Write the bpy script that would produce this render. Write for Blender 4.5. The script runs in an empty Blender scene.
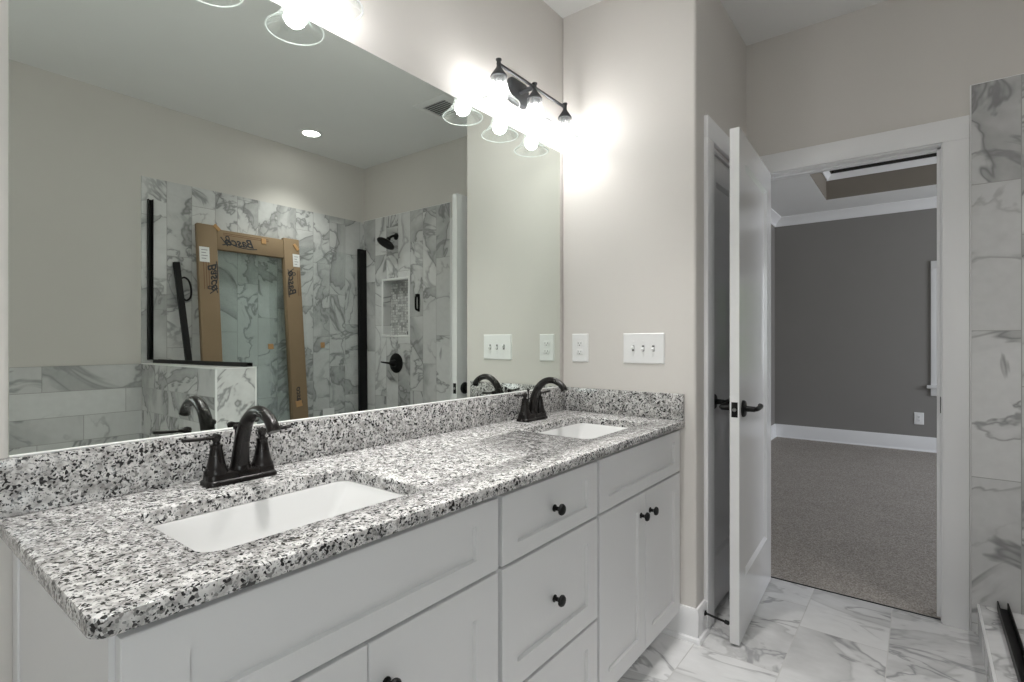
import bpy, bmesh, math, random
from mathutils import Vector, Matrix
random.seed(7)
PI = math.pi
S = bpy.context.scene
COL = S.collection

# ------------------------------------------------------------------ camera, world, daylight, exposure
cd = bpy.data.cameras.new('camera'); cam = bpy.data.objects.new('camera', cd); COL.objects.link(cam)
cam.location = (1.350, 0.0, 1.22)
cam.rotation_euler = (PI/2, 0, math.radians(37.702))
cd.sensor_width = 36; cd.lens = 526.07/1024*36
cd.shift_y = -0.0002; cd.clip_start = 0.02
S.camera = cam
S.view_settings.view_transform = 'Standard'; S.view_settings.look = 'None'
S.view_settings.gamma = 1.0; S.view_settings.use_curve_mapping = False
S.view_settings.exposure = 0.48
S.cycles.use_denoising = True
S.cycles.max_bounces = 14; S.cycles.diffuse_bounces = 7; S.cycles.glossy_bounces = 8
S.cycles.transparent_max_bounces = 24; S.cycles.sample_clamp_indirect = 4.0
S.cycles.blur_glossy = 0.3

BULB = 58.0          # lamp emission
ADDED_CAN = 76.0    # added fill lights above the sinks, out of view, W
CAN = 30.0            # recessed light, W
FILL_BATH = 20.0      # fill daylight through the added tub window, W
DAY_BED = 62.0       # daylight through the bedroom windows, W

def area(name, loc, rot, sx, sy, power, color):
    l = bpy.data.lights.new(name, 'AREA'); l.shape = 'RECTANGLE'; l.size = sx; l.size_y = sy
    l.energy = power; l.color = color
    o = bpy.data.objects.new(name, l); COL.objects.link(o); o.location = loc; o.rotation_euler = rot
    return o
# daylight outside the added tub window and the bedroom side opening
area('added_tub_daylight', (2.78, -0.95, 1.75), (0, PI/2, 0), 0.9, 1.1, FILL_BATH, (0.96, 0.98, 1.0))
area('daylight_bedroom_side', (4.75, 5.7, 1.5), (0, PI/2, 0), 1.4, 1.7, DAY_BED, (0.90, 0.93, 1.0))

# ------------------------------------------------------------------ node helpers
class NT:
    def __init__(s, name):
        s.mat = bpy.data.materials.new(name); s.mat.use_nodes = True
        s.t = s.mat.node_tree; s.t.nodes.clear()
        s.out = s.t.nodes.new('ShaderNodeOutputMaterial')
    def node(s, t, ins=None, **props):
        n = s.t.nodes.new(t)
        for k, v in props.items(): setattr(n, k, v)
        for k, v in (ins or {}).items(): s.put(n.inputs[k], v)
        return n
    def put(s, sock, v):
        if isinstance(v, bpy.types.NodeSocket): s.t.links.new(v, sock)
        else:
            if isinstance(v, tuple) and len(v) == 3 and sock.type == 'RGBA': v = v + (1,)
            sock.default_value = v
    def m(s, op, a, b=None, c=None, clamp=False):
        n = s.t.nodes.new('ShaderNodeMath'); n.operation = op; n.use_clamp = clamp
        for i, v in enumerate((a, b, c)):
            if v is not None: s.put(n.inputs[i], v)
        return n.outputs[0]
    def vm(s, op, a, b=None, scale=None):
        n = s.t.nodes.new('ShaderNodeVectorMath'); n.operation = op
        s.put(n.inputs[0], a)
        if b is not None: s.put(n.inputs[1], b)
        if scale is not None: s.put(n.inputs['Scale'], scale)
        return n.outputs[0]
    def mix(s, f, a, b, blend='MIX'):
        n = s.t.nodes.new('ShaderNodeMix'); n.data_type = 'RGBA'; n.blend_type = blend
        s.put(n.inputs[0], f); s.put(n.inputs[6], a); s.put(n.inputs[7], b)
        return n.outputs[2]
    def ramp(s, f, stops, interp='LINEAR'):
        n = s.t.nodes.new('ShaderNodeValToRGB'); n.color_ramp.interpolation = interp
        el = n.color_ramp.elements
        while len(el) < len(stops): el.new(0.5)
        for e, (p, c) in zip(el, stops):
            e.position = p; e.color = (c, c, c, 1) if not isinstance(c, tuple) else c + (1,)
        s.put(n.inputs[0], f)
        return n.outputs[0]
    def coord(s): return s.node('ShaderNodeTexCoord').outputs['Object']
    def xyz(s, v):
        n = s.node('ShaderNodeSeparateXYZ', {0: v}); return n.outputs
    def comb(s, x, y, z): return s.node('ShaderNodeCombineXYZ', {0: x, 1: y, 2: z}).outputs[0]
    def noise(s, vec, scale, detail=2.0, rough=0.5, dist=0.0):
        n = s.node('ShaderNodeTexNoise', {'Vector': vec, 'Scale': scale, 'Detail': detail, 'Roughness': rough, 'Distortion': dist})
        return n.outputs
    def bump(s, h, strength, dist):
        return s.node('ShaderNodeBump', {'Height': h, 'Strength': strength, 'Distance': dist}).outputs[0]
    def bsdf(s, color, rough=0.5, metal=0.0, spec=0.5, normal=None, **kw):
        n = s.node('ShaderNodeBsdfPrincipled', {'Base Color': color, 'Roughness': rough, 'Metallic': metal, 'Specular IOR Level': spec})
        if normal is not None: s.put(n.inputs['Normal'], normal)
        for k, v in kw.items(): s.put(n.inputs[k], v)
        s.t.links.new(n.outputs[0], s.out.inputs[0])
        return s.mat

def paint(name, col, rough=0.5, spec=0.5, bump=0.0, scale=300.0):
    t = NT(name); P = t.coord()
    n = t.noise(P, 3.0, 3.0)
    c = t.mix(n[0], tuple(x*0.97 for x in col), tuple(min(1, x*1.02) for x in col))
    nrm = None
    if bump: nrm = t.bump(t.noise(P, scale, 2.0)[0], bump, 0.002)
    return t.bsdf(c, rough, 0.0, spec, nrm)

def metal_dark(name, col, rough, metal=0.6, spec=0.5):
    t = NT(name); n = t.noise(t.coord(), 14.0, 2.0)
    c = t.mix(n[0], tuple(x*0.8 for x in col), tuple(x*1.3 for x in col))
    r = t.m('ADD', t.m('MULTIPLY', n[0], 0.12), rough-0.06)
    return t.bsdf(c, r, metal, spec)

def granite(name):
    t = NT(name); P = t.coord()
    wp = t.vm('ADD', P, t.vm('SCALE', t.vm('SUBTRACT', t.noise(P, 90.0, 2.0)[1], (0.5, 0.5, 0.5)), scale=0.006))
    v1 = t.node('ShaderNodeTexVoronoi', {'Vector': wp, 'Scale': 205.0})
    v2 = t.node('ShaderNodeTexVoronoi', {'Vector': wp, 'Scale': 380.0})
    r1 = t.xyz(v1.outputs['Color'])[0]; r2 = t.xyz(v2.outputs['Color'])[1]
    cl = t.noise(P, 28.0, 2.0)[0]
    base = t.ramp(t.noise(P, 45.0, 4.0, 0.6)[0], [(0.32, (0.26, 0.25, 0.24)), (0.46, (0.46, 0.45, 0.44)), (0.6, (0.68, 0.67, 0.66))])
    # small grey grains
    f = t.m('GREATER_THAN', t.m('ADD', r2, t.m('MULTIPLY', cl, 0.35)), 1.0)
    c = t.mix(f, base, (0.30, 0.30, 0.30))
    # mid grey blotches
    r3 = t.xyz(v1.outputs['Color'])[1]
    f = t.m('GREATER_THAN', t.m('SUBTRACT', r3, t.m('MULTIPLY', cl, 0.6)), 0.60)
    c = t.mix(f, c, (0.21, 0.205, 0.20))
    # black flecks
    f = t.m('GREATER_THAN', t.m('ADD', r1, t.m('MULTIPLY', cl, 0.7)), 1.20)
    c = t.mix(f, c, (0.018, 0.018, 0.019))
    f = t.m('GREATER_THAN', t.xyz(v2.outputs['Color'])[2], 0.93)
    c = t.mix(f, c, (0.03, 0.03, 0.03))
    return t.bsdf(c, 0.12, 0.0, 0.75)

def marble(name, ua, va, u0, v0, tw, th, g=0.0025, stag=0.34, white=0.72, dark=0.10, grout=0.36, patch=1.0, seed=0.0, rough=0.18, vein=1.3, squash=(1, 1, 1), rot=0.0):
    """tiles run along va (length th) in columns across ua (width tw); stag = offset of each next column as a share of th"""
    t = NT(name); P = t.coord(); X = t.xyz(P)
    u = t.m('DIVIDE', t.m('SUBTRACT', X[ua], u0), tw)
    cu = t.m('FLOOR', u)
    v = t.m('ADD', t.m('DIVIDE', t.m('SUBTRACT', X[va], v0), th), t.m('MULTIPLY', cu, stag))
    cv = t.m('FLOOR', v)
    fu = t.m('MULTIPLY', t.m('SUBTRACT', u, cu), tw); fv = t.m('MULTIPLY', t.m('SUBTRACT', v, cv), th)
    du = t.m('MINIMUM', fu, t.m('SUBTRACT', tw, fu)); dv = t.m('MINIMUM', fv, t.m('SUBTRACT', th, fv))
    d = t.m('MINIMUM', du, dv)
    gm = t.m('LESS_THAN', d, g*0.5)
    wn = t.node('ShaderNodeTexWhiteNoise', {'Vector': t.comb(cu, cv, seed)}, noise_dimensions='3D')
    q = t.vm('ADD', t.node('ShaderNodeMapping', {'Vector': P, 'Rotation': (0, 0, rot), 'Scale': squash}).outputs[0], t.vm('SCALE', wn.outputs['Color'], scale=37.0))
    n1 = t.noise(q, vein, 5.0, 0.55, 0.9)[0]
    n2 = t.noise(t.vm('ADD', q, (5.2, 1.3, 8.1)), vein*2.3, 4.0, 0.5, 1.2)[0]
    n3 = t.noise(q, vein*1.1, 2.0)[0]
    w = white
    c = t.ramp(n1, [(0.0, w*0.95), (0.38, w), (0.47, w*0.97), (0.515, w*0.88), (0.528, dark*2.0), (0.537, w*0.56), (0.575, w*0.68), (0.63, w*0.90), (0.74, w)])
    if patch < 1: c = t.mix(1-patch, c, (w, w, w))
    thin = t.ramp(n2, [(0.0, 0.0), (0.475, 0.0), (0.497, 0.75), (0.505, 0.75), (0.53, 0.12), (0.57, 0.0)])
    thin = t.m('MULTIPLY', thin, t.ramp(n3, [(0.40, 0.0), (0.56, 1.0)]))
    c = t.mix(thin, c, (dark*1.5, dark*1.5, dark*1.55))
    fine = t.noise(q, 26.0, 3.0)[0]
    c = t.mix(0.16, c, t.ramp(fine, [(0.3, w*0.75), (0.7, w*1.1)]))
    c = t.mix(1.0, c, t.ramp(wn.outputs['Value'], [(0.0, 0.9), (1.0, 1.04)]), 'MULTIPLY')
    c = t.mix(gm, c, (grout, grout*0.99, grout*0.97))
    h = t.ramp(t.m('DIVIDE', d, g), [(0.3, 0.0), (0.9, 1.0)])
    r = t.m('ADD', t.m('MULTIPLY', gm, 0.5), rough)
    return t.bsdf(c, r, 0.0, 0.5, t.bump(h, 0.4, 0.001))

def clear_glass(name, tint=(1, 1, 1), f0=0.04, edge=0.5, rough=0.02, scatter=0.0):
    t = NT(name)
    lw = t.node('ShaderNodeLayerWeight', {'Blend': 0.35})
    tr = t.node('ShaderNodeBsdfTransparent', {'Color': tint})
    gl = t.node('ShaderNodeBsdfGlossy', {'Roughness': rough, 'Color': (0.95, 0.97, 0.97)})
    f = t.m('ADD', t.m('MULTIPLY', lw.outputs['Facing'], edge), f0, clamp=True)
    mx = t.node('ShaderNodeMixShader', {0: f, 1: tr.outputs[0], 2: gl.outputs[0]})
    out = mx.outputs[0]
    if scatter:   # white scatter imitating a lit glow in the clear glass
        tl = t.node('ShaderNodeBsdfTranslucent', {'Color': (0.95, 0.97, 0.97, 1)})
        lw2 = t.m('ADD', t.m('MULTIPLY', t.m('POWER', lw.outputs['Facing'], 4.0), 0.3), scatter, clamp=True)
        out = t.node('ShaderNodeMixShader', {0: lw2, 1: out, 2: tl.outputs[0]}).outputs[0]
    t.t.links.new(out, t.out.inputs[0])
    return t.mat

def emit(name, col, strength):
    t = NT(name)
    e = t.node('ShaderNodeEmission', {'Color': col, 'Strength': strength})
    t.t.links.new(e.outputs[0], t.out.inputs[0])
    return t.mat

def carpet_mat():
    t = NT('carpet_loops'); P = t.coord()
    n = t.noise(P, 130.0, 3.0, 0.7)[0]; n2 = t.noise(P, 300.0, 1.0)[0]; n3 = t.noise(P, 5.0, 2.0)[0]
    c = t.ramp(n, [(0.3, (0.20, 0.18, 0.16)), (0.5, (0.42, 0.385, 0.35)), (0.7, (0.68, 0.63, 0.58))])
    c = t.mix(t.m('MULTIPLY', n3, 0.3), c, (0.2, 0.18, 0.16))
    return t.bsdf(c, 0.95, 0.0, 0.1, t.bump(t.m('ADD', n, n2), 0.9, 0.006))

def cardboard_mat():
    t = NT('brown_cardboard'); P = t.coord()
    n = t.noise(P, 4.0, 3.0)[0]; w = t.noise(t.vm('MULTIPLY', P, (1, 60, 4)), 6.0, 2.0)[0]
    c = t.mix(n, (0.25, 0.175, 0.105), (0.32, 0.23, 0.145))
    c = t.mix(t.m('MULTIPLY', w, 0.25), c, (0.215, 0.148, 0.085))
    return t.bsdf(c, 0.7, 0.0, 0.3)

def mosaic_mat():
    t = NT('niche_mosaic'); P = t.coord()
    v = t.node('ShaderNodeTexVoronoi', {'Vector': t.vm('MULTIPLY', P, (1, 0.001, 1)), 'Scale': 44.0, 'Randomness': 0.35}, feature='DISTANCE_TO_EDGE')
    vc = t.node('ShaderNodeTexVoronoi', {'Vector': t.vm('MULTIPLY', P, (1, 0.001, 1)), 'Scale': 44.0, 'Randomness': 0.35})
    r = t.xyz(vc.outputs['Color'])[0]
    c = t.ramp(r, [(0.0, 0.28), (0.4, 0.5), (1.0, 0.72)])
    c = t.mix(t.m('LESS_THAN', v.outputs[0], 0.07), c, (0.30, 0.30, 0.29))
    return t.bsdf(c, 0.3)

M = {}
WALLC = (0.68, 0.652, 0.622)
M['wall'] = paint('warm_grey_wall_paint', WALLC, 0.6, 0.3, 0.10, 220.0)
M['ceil'] = paint('flat_white_ceiling_paint', (0.80, 0.80, 0.795), 0.8, 0.2, 0.1, 160.0)
M['trim'] = paint('white_trim_paint', (0.86, 0.86, 0.87), 0.28, 0.5)
M['door'] = paint('white_door_paint', (0.78, 0.78, 0.785), 0.16, 0.55)
M['cab'] = paint('white_cabinet_paint', (0.74, 0.74, 0.745), 0.35, 0.45)
M['cabin'] = paint('cabinet_interior', (0.55, 0.53, 0.5), 0.6, 0.3)
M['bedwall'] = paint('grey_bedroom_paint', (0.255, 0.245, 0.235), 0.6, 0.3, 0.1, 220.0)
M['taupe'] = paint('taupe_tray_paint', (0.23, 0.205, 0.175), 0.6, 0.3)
M['shadestrip'] = paint('painted_recess_shade', (0.03, 0.028, 0.026), 0.8, 0.2)  # near-black colour stands in for shade in the gap above the crown
M['granite'] = granite('speckled_granite')
M['porcelain'] = paint('white_porcelain', (0.66, 0.66, 0.655), 0.08, 0.6)
M['bronze'] = metal_dark('oil_rubbed_bronze', (0.013, 0.011, 0.0105), 0.27, 0.4)
M['black'] = metal_dark('matt_black_metal', (0.005, 0.005, 0.005), 0.45, 0.1, 0.3)
M['graphite'] = metal_dark('dark_grey_metal', (0.05, 0.052, 0.055), 0.42, 0.6)
M['steel'] = metal_dark('brushed_steel', (0.55, 0.55, 0.55), 0.3, 1.0)
M['plate'] = paint('white_plastic', (0.84, 0.84, 0.84), 0.3, 0.5)
M['slot'] = paint('dark_slot', (0.20, 0.20, 0.20), 0.6, 0.2)
M['shade'] = clear_glass('clear_bell_glass', (0.985, 0.99, 0.99), 0.04, 0.45)
t = NT('white_rim_glare')  # white translucent bead, stands in for the bright glare line on the rim
dd = t.node('ShaderNodeBsdfDiffuse', {'Color': (0.9, 0.92, 0.92, 1)}); tl = t.node('ShaderNodeBsdfTranslucent', {'Color': (0.9, 0.92, 0.92, 1)})
mx = t.node('ShaderNodeMixShader', {0: 0.5, 1: dd.outputs[0], 2: tl.outputs[0]}); t.t.links.new(mx.outputs[0], t.out.inputs[0]); M['lip'] = t.mat
M['shade'] = clear_glass('clear_bell_glass', (0.985, 0.99, 0.99), 0.04, 0.45, scatter=0.025)
M['pane'] = clear_glass('window_glass', (0.97, 0.99, 0.98), 0.04, 0.4)
M['greenglass'] = clear_glass('greenish_shower_glass', (0.925, 0.955, 0.945), 0.04, 0.15)
M['clearglass'] = clear_glass('pale_shower_glass', (0.985, 0.992, 0.99), 0.02, 0.08)
M['bulb'] = emit('glowing_bulb', (1.0, 0.985, 0.965, 1), BULB)
M['canglow'] = emit('recessed_lamp_glow', (1.0, 0.97, 0.93, 1), 18.0)
M['carpet'] = carpet_mat()
M['card'] = cardboard_mat()
M['paper'] = paint('white_paper_label', (0.80, 0.80, 0.80), 0.6, 0.2)
M['ink'] = paint('dark_print_ink', (0.05, 0.05, 0.055), 0.7, 0.2)
M['redink'] = paint('brown_print_ink', (0.17, 0.085, 0.05), 0.7, 0.2)
M['tape'] = paint('tan_tape', (0.50, 0.29, 0.13), 0.45, 0.4)
M['caulk'] = paint('white_caulk', (0.82, 0.82, 0.81), 0.4, 0.4)
M['mosaic'] = mosaic_mat()
M['t_far'] = marble('marble_tile_shower_end_wall', 0, 2, 1.525, 0.037, 0.153, 0.6125, g=0.003, stag=0.37, seed=11.0, vein=1.1, patch=1.0)
M['t_back'] = marble('marble_tile_shower_long_wall', 1, 2, 1.209, 0.20, 0.1525, 0.6125, g=0.003, stag=0.41, seed=2.0)
M['t_tub'] = marble('marble_tile_tub_surround', 2, 1, 0.330, 0.50, 0.1485, 0.612, g=0.003, stag=-0.345, seed=3.0, vein=1.1, patch=0.75)
M['t_knee'] = marble('marble_tile_half_wall_side', 2, 0, 0.330, 1.53, 0.1485, 0.612, g=0.003, stag=-0.345, seed=4.0)
M['t_kneeend'] = marble('marble_tile_half_wall_end', 1, 2, 1.10, -0.30, 0.60, 1.9, g=0.003, seed=9.0, white=0.80)
M['t_curb'] = marble('marble_tile_curb', 0, 1, 1.40, 0.3, 0.40, 0.61, g=0.003, seed=6.0, white=0.76)
M['t_floor'] = marble('marble_tile_floor', 0, 1, 0.635, 2.125, 0.310, 0.6125, g=0.0035, stag=0.33, seed=8.0, white=0.76, dark=0.15, grout=0.5, rough=0.22, vein=1.15, squash=(0.8, 1.6, 1), rot=0.55, patch=0.6)

# mirror: silvered glass, faintly green
t = NT('silvered_mirror')
g = t.node('ShaderNodeBsdfGlossy', {'Color': (0.85, 0.90, 0.85, 1), 'Roughness': 0.0})
t.t.links.new(g.outputs[0], t.out.inputs[0]); M['mirror'] = t.mat

# world: pale sky above, dark green tree line at the horizon, lawn below
w = bpy.data.worlds.new('outdoors'); S.world = w; w.use_nodes = True
wt = w.node_tree; wt.nodes.clear()
wo = wt.nodes.new('ShaderNodeOutputWorld'); wb = wt.nodes.new('ShaderNodeBackground')
tc = wt.nodes.new('ShaderNodeTexCoord'); sp = wt.nodes.new('ShaderNodeSeparateXYZ')
wt.links.new(tc.outputs['Generated'], sp.inputs[0])
nz = wt.nodes.new('ShaderNodeTexNoise'); nz.inputs['Scale'].default_value = 9.0; nz.inputs['Detail'].default_value = 4.0
wt.links.new(tc.outputs['Generated'], nz.inputs['Vector'])
ma = wt.nodes.new('ShaderNodeMath'); ma.operation = 'MULTIPLY_ADD'; ma.inputs[1].default_value = 0.16; 
wt.links.new(nz.outputs[0], ma.inputs[0]); wt.links.new(sp.outputs[2], ma.inputs[2])
rp = wt.nodes.new('ShaderNodeValToRGB'); e = rp.color_ramp.elements
e[0].position = 0.0; e[0].color = (0.20, 0.25, 0.13, 1)
e[1].position = 0.07; e[1].color = (0.10, 0.20, 0.06, 1)
for p_, c_ in ((0.22, (0.13, 0.22, 0.08, 1)), (0.27, (0.75, 0.85, 0.95, 1)), (1.0, (0.55, 0.72, 1.0, 1))):
    q_ = e.new(p_); q_.color = c_
wt.links.new(ma.outputs[0], rp.inputs[0]); wt.links.new(rp.outputs[0], wb.inputs[0])
wb.inputs[1].default_value = 0.7
wt.links.new(wb.outputs[0], wo.inputs[0])

# ------------------------------------------------------------------ mesh helpers
class B:
    def __init__(s): s.bm = bmesh.new()
    def _merge(s, bm):
        me = bpy.data.meshes.new('tmp'); bm.to_mesh(me); bm.free(); s.bm.from_mesh(me); bpy.data.meshes.remove(me)
    def box(s, x0, x1, y0, y1, z0, z1, bev=0.0, seg=2, mat=None):
        bm = bmesh.new()
        v = [bm.verts.new(p) for p in ((x0, y0, z0), (x1, y0, z0), (x1, y1, z0), (x0, y1, z0), (x0, y0, z1), (x1, y0, z1), (x1, y1, z1), (x0, y1, z1))]
        for f in ((3, 2, 1, 0), (4, 5, 6, 7), (0, 1, 5, 4), (1, 2, 6, 5), (2, 3, 7, 6), (3, 0, 4, 7)): bm.faces.new([v[i] for i in f])
        if bev: bmesh.ops.bevel(bm, geom=bm.edges[:], offset=bev, segments=seg, affect='EDGES', profile=0.5)
        if mat is not None: bmesh.ops.transform(bm, matrix=mat, verts=bm.verts)
        s._merge(bm); return s
    def rings(s, rings, cap0=True, cap1=True, closed=True):
        bm = s.bm; R = [[bm.verts.new(p) for p in r] for r in rings]
        n = len(R[0])
        for a, b in zip(R, R[1:]):
            for i in range(n):
                j = (i+1) % n
                bm.faces.new((a[i], a[j], b[j], b[i]))
        if cap0: bm.faces.new(R[0][::-1])
        if cap1: bm.faces.new(R[-1])
        return R
    def lathe(s, prof, c=(0, 0, 0), axis=(0, 0, 1), n=28, cap0=True, cap1=True):
        a = Vector(axis).normalized(); q = Vector((0, 0, 1)).rotation_difference(a); c = Vector(c)
        rs = []
        for r, z in prof:
            rs.append([c + q @ Vector((r*math.cos(2*PI*i/n), r*math.sin(2*PI*i/n), z)) for i in range(n)])
        s.rings(rs, cap0, cap1); return s
    def tube(s, pts, rad, n=14, flat=1.0, up=(0, 1, 0)):
        """flat: scale of the radius across the 'up' direction"""
        P = [Vector(p) for p in pts]; up = Vector(up)
        if not hasattr(rad, '__len__'): rad = [rad]*len(P)
        rs = []
        for i, p in enumerate(P):
            d = (P[min(i+1, len(P)-1)] - P[max(i-1, 0)]).normalized()
            a = up - d*up.dot(d)
            if a.length < 1e-4: a = Vector((1, 0, 0)) - d*d.x
            a.normalize(); b = d.cross(a)
            r = rad[i]
            rs.append([p + a*(r*flat*math.cos(2*PI*k/n)) + b*(r*math.sin(2*PI*k/n)) for k in range(n)])
        s.rings(rs); return s
    def sphere(s, c, r, n=16, sz=1.0):
        prof = [(max(1e-4, r*math.sin(PI*i/10)), -r*sz*math.cos(PI*i/10)) for i in range(11)]
        return s.lathe(prof, c, n=n)
    def prism(s, poly, lo, hi, axis):
        """poly in the two other axes (in order), extruded along axis"""
        def P(u, v, w):
            return {0: (w, u, v), 1: (u, w, v), 2: (u, v, w)}[axis]
        s.rings([[P(u, v, lo) for u, v in poly], [P(u, v, hi) for u, v in poly]]); return s
    def build(s, name, mat, parent=None, ang=35, loc=None):
        bmesh.ops.recalc_face_normals(s.bm, faces=s.bm.faces[:])
        me = bpy.data.meshes.new(name); s.bm.to_mesh(me); s.bm.free()
        me.materials.append(M[mat] if isinstance(mat, str) else mat)
        for p in me.polygons: p.use_smooth = True
        me.set_sharp_from_angle(angle=math.radians(ang))
        o = bpy.data.objects.new(name, me); COL.objects.link(o)
        if parent is not None: o.parent = parent
        if loc is not None: o.location = loc
        return o

def tag(o, label=None, cat=None, group=None, kind=None):
    for k, v in (('label', label), ('category', cat), ('group', group), ('kind', kind)):
        if v: o[k] = v
    return o
def thing(name, label, cat, loc=(0, 0, 0), group=None, rot=(0, 0, 0)):
    o = bpy.data.objects.new(name, None); COL.objects.link(o); o.empty_display_size = 0.1
    o.location = loc; o.rotation_euler = rot
    return tag(o, label, cat, group)
def struct(name, b, mat, label, cat, ang=35): return tag(b.build(name, mat, None, ang), label, cat, None, 'structure')
def dup(root, loc, label=None):
    r = root.copy(); COL.objects.link(r); r.location = loc
    if label: r['label'] = label
    for ch in list(root.children):
        c = ch.copy(); COL.objects.link(c); c.parent = r
        for g_ in list(ch.children):
            d = g_.copy(); COL.objects.link(d); d.parent = c
    return r
def rrect(x0, x1, y0, y1, z, r, n=6):
    out = []
    for cx, cy, a0 in ((x1-r, y1-r, 0), (x0+r, y1-r, 90), (x0+r, y0+r, 180), (x1-r, y0+r, 270)):
        for i in range(n+1):
            a = math.radians(a0 + 90*i/n); out.append((cx + r*math.cos(a), cy + r*math.sin(a), z))
    return out
def smooth_path(pts, n=6):
    P = [Vector(p) for p in pts]; P = [P[0]*2-P[1]] + P + [P[-1]*2-P[-2]]; out = []
    for i in range(1, len(P)-2):
        for k in range(n):
            t_ = k/n; a, b, c, d = P[i-1], P[i], P[i+1], P[i+2]
            out.append(0.5*((2*b) + (c-a)*t_ + (2*a-5*b+4*c-d)*t_*t_ + (3*b-a-3*c+d)*t_**3))
    out.append(P[-2]); return out
def lerp_list(vals, n=6):
    out = []
    for a, b in zip(vals, vals[1:]): out += [a+(b-a)*k/n for k in range(n)]
    return out+[vals[-1]]

# ------------------------------------------------------------------ dimensions
CEIL = 2.77; YF = 2.942; XW = 2.611; YW = 2.149; XB = 0.634; YB = -2.0
ZT = 0.893; XC = 0.589; YL = 0.184
BY = 7.35; BX0 = -0.10; BX1 = 4.6

# ------------------------------------------------------------------ setting: bathroom
struct('floor', B().box(-0.15, XW+0.1, YB-0.1, YF+0.022, -0.05, 0.0), 't_floor', 'white marble look tile floor with grey veins', 'floor')
struct('ceiling', B().box(-0.15, XW+0.1, YB-0.1, YF+0.06, CEIL, CEIL+0.08), 'ceil', 'flat white bathroom ceiling', 'ceiling')
struct('wall_left', B().box(-0.12, -0.004, YB, YF, 0, CEIL), 'wall', 'warm grey painted wall behind the mirror and vanity', 'wall')
struct('wall_rear', B().box(-0.12, XW+0.1, YB-0.1, YB, 0, CEIL), 'wall', 'warm grey wall behind the viewpoint', 'wall')
b = B()   # long wall over the tub with an added window opening near its rear end
wy0, wy1, wz0, wz1 = -1.5, -0.4, 1.3, 2.2
b.box(XW, XW+0.11, YB, wy0, 0, CEIL).box(XW, XW+0.11, wy1, YF, 0, CEIL)
b.box(XW, XW+0.11, wy0, wy1, 0, wz0).box(XW, XW+0.11, wy0, wy1, wz1, CEIL)
struct('wall_right', b, 'wall', 'warm grey wall over tub and shower, seen in the mirror', 'wall')
b = B()
b.box(XW-0.012, XW+0.02, wy0-0.08, wy0, wz0-0.08, wz1+0.08, 0.003).box(XW-0.012, XW+0.02, wy1, wy1+0.08, wz0-0.08, wz1+0.08, 0.003)
b.box(XW-0.012, XW+0.02, wy0, wy1, wz1, wz1+0.08, 0.003).box(XW-0.02, XW+0.02, wy0, wy1, wz0-0.08, wz0, 0.003)
b.box(XW+0.03, XW+0.07, wy0, wy1, (wz0+wz1)/2-0.02, (wz0+wz1)/2+0.02)
wn1 = struct('window_added_1', b, 'trim', 'added white framed window over the tub, out of view', 'window')  # invented window, unseen, lets fill daylight into the bathroom
B().box(XW+0.045, XW+0.05, wy0, wy1, wz0, wz1).build('pane', 'pane', wn1)
# wing block between vanity and doorway (a closet behind a narrow door)
DY0, DY1, DZ = 2.338, 2.846, 2.073
b = B()
pts = [(0.0, YW)] + [(XB-0.012+0.012*math.sin(math.radians(a)), YW+0.012-0.012*math.cos(math.radians(a))) for a in range(0, 91, 15)] + [(XB, DY0), (XB-0.1, DY0), (XB-0.1, YW+0.1), (0.0, YW+0.1)]
b.prism(pts, 0, CEIL, 2)
b.box(XB-0.1, XB, DY1, YF, 0, CEIL).box(XB-0.1, XB, DY0, DY1, DZ, CEIL)
struct('wall_wing', b, 'wall', 'warm grey wall block at the end of the vanity with switch plates', 'wall')
b = B()   # far wall with the bedroom doorway
OX0, OX1, OZ = 0.711, 1.427, 2.071
b.box(-0.12, OX0-0.018, YF, YF+0.115, 0, CEIL).box(OX1+0.018, 2.000, YF, YF+0.115, 0, CEIL).box(2.342, XW+0.1, YF, YF+0.115, 0, CEIL).box(2.000, 2.342, YF, YF+0.115, 0, 1.260).box(2.000, 2.342, YF, YF+0.115, 1.746, CEIL).box(2.000, 2.342, YF+0.09, YF+0.115, 1.260, 1.746).box(OX0-0.018, OX1+0.018, YF, YF+0.115, OZ+0.018, CEIL)
struct('wall_far', b, 'wall', 'warm grey wall around the bedroom doorway', 'wall')

# casing of the bedroom doorway, with jamb and stop
def casing_bar(b, x0, x1, z0, z1): b.box(x0, x1, YF-0.018, YF, z0, z1, 0.002)
b = B(); CW = 0.0945
casing_bar(b, OX1+0.004, OX1+0.004+CW-0.006, 0, OZ+0.004); casing_bar(b, XB+0.0185, OX0-0.004, 0, OZ+0.004)
casing_bar(b, XB+0.0185, OX1+CW-0.002, OZ+0.004, OZ+0.004+CW)
ob = struct('trim_1', b, 'trim', 'white flat casing around the bedroom doorway', 'trim')
b = B()
b.box(OX1, OX1+0.018, YF-0.001, YF+0.115, 0, OZ).box(OX0-0.018, OX0, YF-0.001, YF+0.115, 0, OZ).box(OX0-0.018, OX1+0.018, YF-0.001, YF+0.115, OZ, OZ+0.018)
b.box(OX1-0.013, OX1, YF+0.042, YF+0.078, 0, OZ, 0.002).box(OX0, OX0+0.011, YF+0.042, YF+0.078, 0, OZ, 0.002).box(OX0, OX1, YF+0.042, YF+0.078, OZ-0.011, OZ, 0.002)
b.build('jamb', 'trim', ob)
b = B().box(OX1-0.0025, OX1+0.001, YF+0.006, YF+0.034, 0.905, 0.975, 0.001)
tag(b.build('strike_plate', 'black', ob), 'black strike plate')
B().box(OX0, OX1, YF+0.020, YF+0.026, 0.0, 0.0045, 0.001).build('threshold_strip', 'graphite', ob)

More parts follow.
